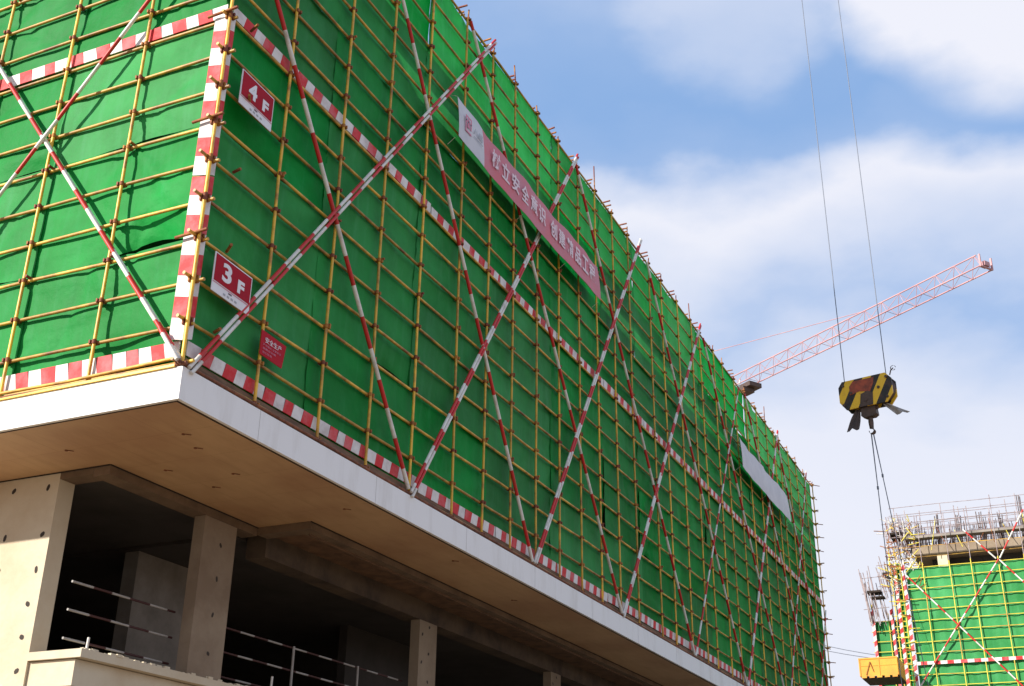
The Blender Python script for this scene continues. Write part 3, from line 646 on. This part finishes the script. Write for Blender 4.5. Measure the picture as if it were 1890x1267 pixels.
mb.box(-.6, .6, -.8, .8, -.2, .15); mb.box(-.2, .9, -.5, .4, -.55, -.2); mb.v = [tuple(tq + js * v[0] + jd * v[1] + ez * v[2]) for v in mb.v]; mb.build('trolley', 'steel', tcr)
mb = MB(); mb.tube([jr.lerp(jt, .70) + ez * 1.15, jr + ez * 5.6], .025, 5); mb.build('pendant_line', 'cranered', tcr)
mb = MB()
for sx in (-.8, .8):
    for sy in (-.8, .8): mb.tube([tcx + Vector((sx, sy, 0)), tcx + Vector((sx, sy, 39))], .09, 5)
for k in range(22):
    z = k * 1.75
    for (x0, y0, x1, y1) in ((-.8, -.8, .8, -.8), (.8, -.8, .8, .8), (.8, .8, -.8, .8), (-.8, .8, -.8, -.8)): mb.tube([tcx + Vector((x0, y0, z)), tcx + Vector((x1, y1, z + 1.75))], .05, 4, cap=False)
mb.build('mast', 'cranered', tcr)
mb = MB(); mb.tube([tcx + ez * 39, tcx + ez * 43.5], [.8, .15], 4); mb.build('apex', 'cranered', tcr)
mb = MB(); cj = jr - jd * 10
for q in (-1, 1): mb.tube([jr + js * .6 * q, cj + js * .6 * q], .09, 5)
mb.v += []; mb.build('counter_jib', 'cranered', tcr)
mb = MB(); mb.box(-.8, .8, -1, 1, -1.4, 1.0); mb.v = [tuple(cj + jd * v[1] + js * v[0] + ez * v[2]) for v in mb.v]; mb.build('counterweight', 'concrete', tcr)

# ================================================================ second building
Y2 = 60.0; X2 = 1.35
b2d = thing('concrete_building', (10, Y2 + 6, -7.44), 'unfinished building at the lower right with bare rebar standing on its top slab', 'building')
mb = MB(); mb.box(X2 + .9, 22, Y2 + 1.0, Y2 + 14, -7.44, 11.0); mb.build('lower_storeys', 'concrete_d', b2d)
mb = MB(); mb.box(X2 + 1.5, 21.5, Y2 + 2.0, Y2 + 13, 11.0, 12.0); mb.build('recess', 'inner', b2d)
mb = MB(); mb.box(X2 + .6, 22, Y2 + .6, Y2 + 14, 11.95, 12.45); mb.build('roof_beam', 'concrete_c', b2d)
mb = MB(); mb.box(X2 + .5, 22, Y2 + .5, Y2 + .99, 10.75, 11.12); mb.build('parapet', 'concrete', b2d)
for x in (X2 + 1.9, X2 + 7.2, X2 + 12.4, 20):
    mb = MB(); mb.box(x, x + .55, Y2 + .75, Y2 + 1.4, 11.12, 11.95); mb.build('column', 'concrete', b2d)
mb = MB(); mb.box(X2 + .3, 22, Y2 + .35, Y2 + 1.0, 12.88, 13.02); mb.build('formwork_edge', 'grey_conc', b2d)
mb = MB()
for k in range(520):
    x = rnd.uniform(X2 - .2, 12); y = Y2 + rnd.uniform(.7, 4.5); z = 12.4
    mb.tube([(x, y, z), (x + wob(0, .05), y, z + rnd.uniform(.5, 1.7))], .017, 4, cap=False)
o = mb.build('rebar', 'rebar', b2d); o['kind'] = 'stuff'
for cx0 in np.arange(X2 + .9, 13, 1.15):
    mb = MB(); yb = Y2 + rnd.uniform(.8, 2.5); hh = rnd.uniform(14.2, 15.3)
    for dx in (-.05, 0, .06): mb.tube([(cx0 + dx, yb + abs(dx), 12.4), (cx0 + dx * 2 + wob(0, .06), yb + dx, hh - rnd.uniform(0, .3))], .028, 5)
    for z in np.arange(12.7, 14, .25): mb.box(cx0 - .08, cx0 + .09, yb - .03, yb + .09, z, z + .02)
    mb.build('rebar_cage', 'rebar', b2d)

s2 = thing('scaffold', (X2, Y2, -7.44), 'yellow pipe scaffold with green netting on the far building at the lower right', 'scaffold')
p2x = [X2 - .12, X2 + 1.1, X2 + 2.57, X2 + 3.72, X2 + 5.17, X2 + 6.5, X2 + 7.9, X2 + 9.3, X2 + 10.7]
zb2 = 0.0
for x in p2x:
    mb = MB(); mb.tube([(x, Y2, zb2), (x + wob(0, .02), Y2, 11.35)], .030, 6); mb.build('pole', 'pole2', s2)
    mb = MB(); mb.tube([(x, Y2, 11.35), (x + .02, Y2, 14.2 + rnd.uniform(-.2, .9))], .022, 6); mb.build('pole', 'grey_pipe', s2)
for j in range(19):
    z = 11.1 - .595 * j
    mb = MB(); wpipe(mb, (X2 - .3, Y2 + .05, z), (13, Y2 + .05, z), .026, 6, 1.5, .008); mb.build('rail', 'pole2', s2)
for z in (11.7, 12.3, 12.95, 13.4, 13.75, 14.25, 14.7):
    mb = MB(); wpipe(mb, (X2 - .4, Y2 + .05, z), (13, Y2 + .05, z), .018, 5, 1.5, .01); mb.build('rail', 'grey_pipe' if z > 12.5 else 'rail', s2)
mb = MB(); nx = 60; vs = []
for i in range(nx + 1):
    for k in range(45):
        vs.append((X2 + .15 + i * 11.5 / nx, Y2 + .16 + .03 * math.sin(i * 1.7 + k * .31) + rnd.uniform(0, .035), 0 + 11.08 * k / 44))
mb.add(vs, [(i * 45 + k, (i + 1) * 45 + k, (i + 1) * 45 + k + 1, i * 45 + k + 1) for i in range(nx) for k in range(44)], 0, True); mb.build('safety_net', 'net2', s2)
def b2brace(a_, b_):
    mb = MB(); stripes_tube(mb, a_, b_, .045, .55, 6); mb.build('brace', ['white', 'red'], s2)
b2brace((X2 - .05, Y2 - .08, 10.95), (X2 + 5.7, Y2 - .08, 3.9)); b2brace((X2 + .1, Y2 - .12, 4.4), (6.53, Y2 - .12, 11.15))
b2brace((6.53, Y2 - .08, 11.15), (12.2, Y2 - .08, 4.0)); b2brace((6.4, Y2 - .08, 11.2), (4.9, Y2 - .08, 13.0)); b2brace((6.6, Y2 - .12, 11.2), (8.2, Y2 - .12, 13.8))
mb = MB(); s = X2; i = 0
while s < 13: mb.box(s, s + .35, Y2 - .04, Y2 - .015, 5.68, 5.86, i % 2); s += .35; i += 1
mb.build('toe_board', ['bwhite', 'bred'], s2)
for x in (X2 - .05, X2 - .62):
    mb = MB(); z = 0; i = 0
    while z < 11.3: mb.prism([(x, z), (x + .17, z + .12), (x + .17, z + .40), (x, z + .28)], (0, Y2 - .045 + (.0 if x > X2 - .3 else .8), 0), (1, 0, 0), (0, 0, 1), (0, -1, 0), .02, i % 2); z += .28; i += 1
    mb.build('corner_board', ['bwhite', 'bred'], s2)
# stepped return behind the corner
for (xa, xb, yy_, zt) in ((X2 - .75, X2 - .1, Y2 + .8, 11.6), (-1.15, X2 - .7, 64, 9.0)):
    for x in np.linspace(xa, xb, 3):
        mb = MB(); mb.tube([(x, yy_, 0), (x, yy_, zt + rnd.uniform(.3, 1.4))], .03, 6); mb.build('pole', 'pole2', s2)
    for j in range(int(zt / .6)): mb = MB(); mb.tube([(xa - .15, yy_ - .03, zt - .6 * j), (xb + .1, yy_ - .03, zt - .6 * j)], .026, 5); mb.build('rail', 'pole2', s2)
    mb = MB(); mb.box(xa + .05, xb, yy_ + .1, yy_ + .13, 0, zt); mb.build('safety_net', 'net2', s2)
for x in (-1.22, -.12):
    mb = MB(); z = 0; i = 0
    while z < 9.6: mb.prism([(x, z), (x + .17, z + .12), (x + .17, z + .42), (x, z + .30)], (0, 63.9, 0), (1, 0, 0), (0, 0, 1), (0, -1, 0), .02, i % 2); z += .30; i += 1
    mb.build('corner_board', ['bwhite', 'bred'], s2)
# grey props and planks poking out over the corner
for (xc, yc, zc, h_, n_) in ((X2 - .15, Y2 + .6, 12.0, 2.3, 16), (X2 - .9, Y2 + 2, 10.2, 2.0, 14), (-.75, 63.4, 9.0, 3.0, 20)):
    mb = MB()
    for k in range(n_):
        x = xc + rnd.uniform(-.5, .6); y = yc + rnd.uniform(-.5, .6); mb.tube([(x, y, zc + rnd.uniform(-.4, .2)), (x + rnd.uniform(-.45, -.1), y, zc + h_ * rnd.uniform(.6, 1.1))], .026, 5)
    for k in range(3): z = zc + h_ * (k + .7) / 3.2; mb.tube([(xc - .8, yc, z), (xc + .7, yc, z + .04)], .02, 5)
    mb.build('prop', 'grey_pipe', s2)
    mb = MB(); mb.box(xc - .45, xc + .35, yc - .4, yc + .5, zc + h_ * .52, zc + h_ * .52 + .12); mb.box(xc - .3, xc + .5, yc - .3, yc + .4, zc + h_ * .42, zc + h_ * .42 + .08); mb.build('deck_plank', 'gap', s2)
mb = MB()
for k in range(170):
    x = X2 + rnd.uniform(-.9, .9); z = rnd.uniform(9.8, 14.0); y = Y2 + rnd.uniform(-.1, 1.2); L = rnd.uniform(.25, .8); an = rnd.uniform(0, 3.1)
    mb.tube([(x, y, z), (x + math.cos(an) * L, y + wob(0, .2), z + math.sin(an) * L)], .026, 5, k % 3)
mb.build('corner_bracing', ['pole2', 'coupler', 'white'], s2)

for k in range(44):      # back rows of grey standards above the netting
    x = X2 - .2 + k * .28 + wob(0, .1); yy_ = Y2 + rnd.choice((1.0, 1.9, 2.8)); mb = MB(); mb.tube([(x, yy_, 12.4), (x + wob(0, .06), yy_, 14.3 + rnd.uniform(-.5, .8))], .024, 5); mb.build('prop', 'grey_pipe', s2)
for z in (13.2, 13.6, 14.0, 14.4):
    for yy_ in (1.0, 2.8): mb = MB(); wpipe(mb, (X2 - .5, Y2 + yy_, z), (13, Y2 + yy_, z + wob(0, .05)), .02, 5, 1.2, .015); mb.build('rail', 'grey_pipe', s2)
for k in range(14):
    x = X2 + k * .85; mb = MB(); mb.tube([(x, Y2 + .1, 12.2 + wob(0, .2)), (x + rnd.uniform(-.6, .6), Y2 + .6, 13.6 + wob(0, .4))], .02, 5); mb.build('prop', rnd.choice(('grey_pipe', 'coupler', 'pole2')), s2)
for k in range(16):      # reddish pole ends and couplers crowding the corner
    x = X2 - .9 + rnd.uniform(0, 1.2); z = rnd.uniform(5.5, 12); mb = MB(); mb.tube([(x - .25, Y2 - .1, z), (x + .3, Y2 - .1 + wob(0, .3), z + wob(0, .1))], .03, 5); mb.build('transverse_pipe', rnd.choice(('coupler', 'pole2')), s2)
# orange unloading platform on its left side
up = thing('unloading_platform', (-.9, 64, 5.3), 'orange steel unloading platform jutting from the far building', 'platform')
x0, x1, y0, y1, z0, z1 = -1.18, .86, 57.0, 59.6, 0, 0
zf = lambda: 0
zA = 4.78; zB = 5.72
mb = MB(); mb.box(x0, x1, y0, y0 + .05, zA, zB); mb.box(x0, x0 + .05, y0 + .05, y1, zA, zB); mb.box(x1 - .05, x1, y0 + .05, y1, zA, zB); mb.build('side_panel', 'orange', up)
mb = MB(); mb.box(x0 + .1, x1, y0 + .1, y1, zA - .12, zA - .002); mb.build('platform_floor', 'gap', up)
mb = MB()
for x in (x0 + .02, x0 + 1.03, x1 - .07): mb.box(x, x + .05, y0 - .03, y0, zA, zB)
mb.box(x0, x1, y0 - .035, y0 - .004, zB - .06, zB + .01); mb.box(x0 + .07, x0 + 1.03, y0 - .02, y0 - .004, zA + .52, zA + .55); mb.box(x0 + 1.08, x1 - .07, y0 - .02, y0 - .004, zA + .52, zA + .55); mb.build('rib', 'orange', up)
mb = MB()
for k in range(5): mb.box(x0 + .1 + .4 * k, x0 + .36 + .4 * k, y0 - .03, y0 + .05, zA - .1, zA - .005)
mb.build('floor_beam', 'orange', up)
mb = MB(); mb.tube([(x0 + .35, y0 - .045, zA + .05), (x0 + .6, y0 - .05, zB - .2)], .018, 5); mb.tube([(x0 + .6, y0 - .05, zB - .2), (x0 + .75, y0 - .045, zA + .2)], .015, 5); mb.build('lashing', 'rust', up)
mb = MB(); mb.tube([(x1 - .1, y0 + .1, zB), (X2 - .1, Y2, 11)], .012, 5); mb.build('tie_rope', 'cable', up)

for k, (za, zb_) in enumerate(((9.12, 8.0), (8.70, 7.85))):
    mb = MB(); A = Vector((-9.0, 70, za + 1.1)); B = Vector((1.0, 70, zb_ - .4)); mb.tube([A.lerp(B, t / 8) - ez * .35 * 4 * (t / 8) * (1 - t / 8) for t in range(9)], .022, 5)
    tag(mb.build('power_cable', 'cable'), ('upper' if k == 0 else 'lower') + ' of two thin cables crossing the gap between the two buildings', 'cable', 'cables between the buildings')
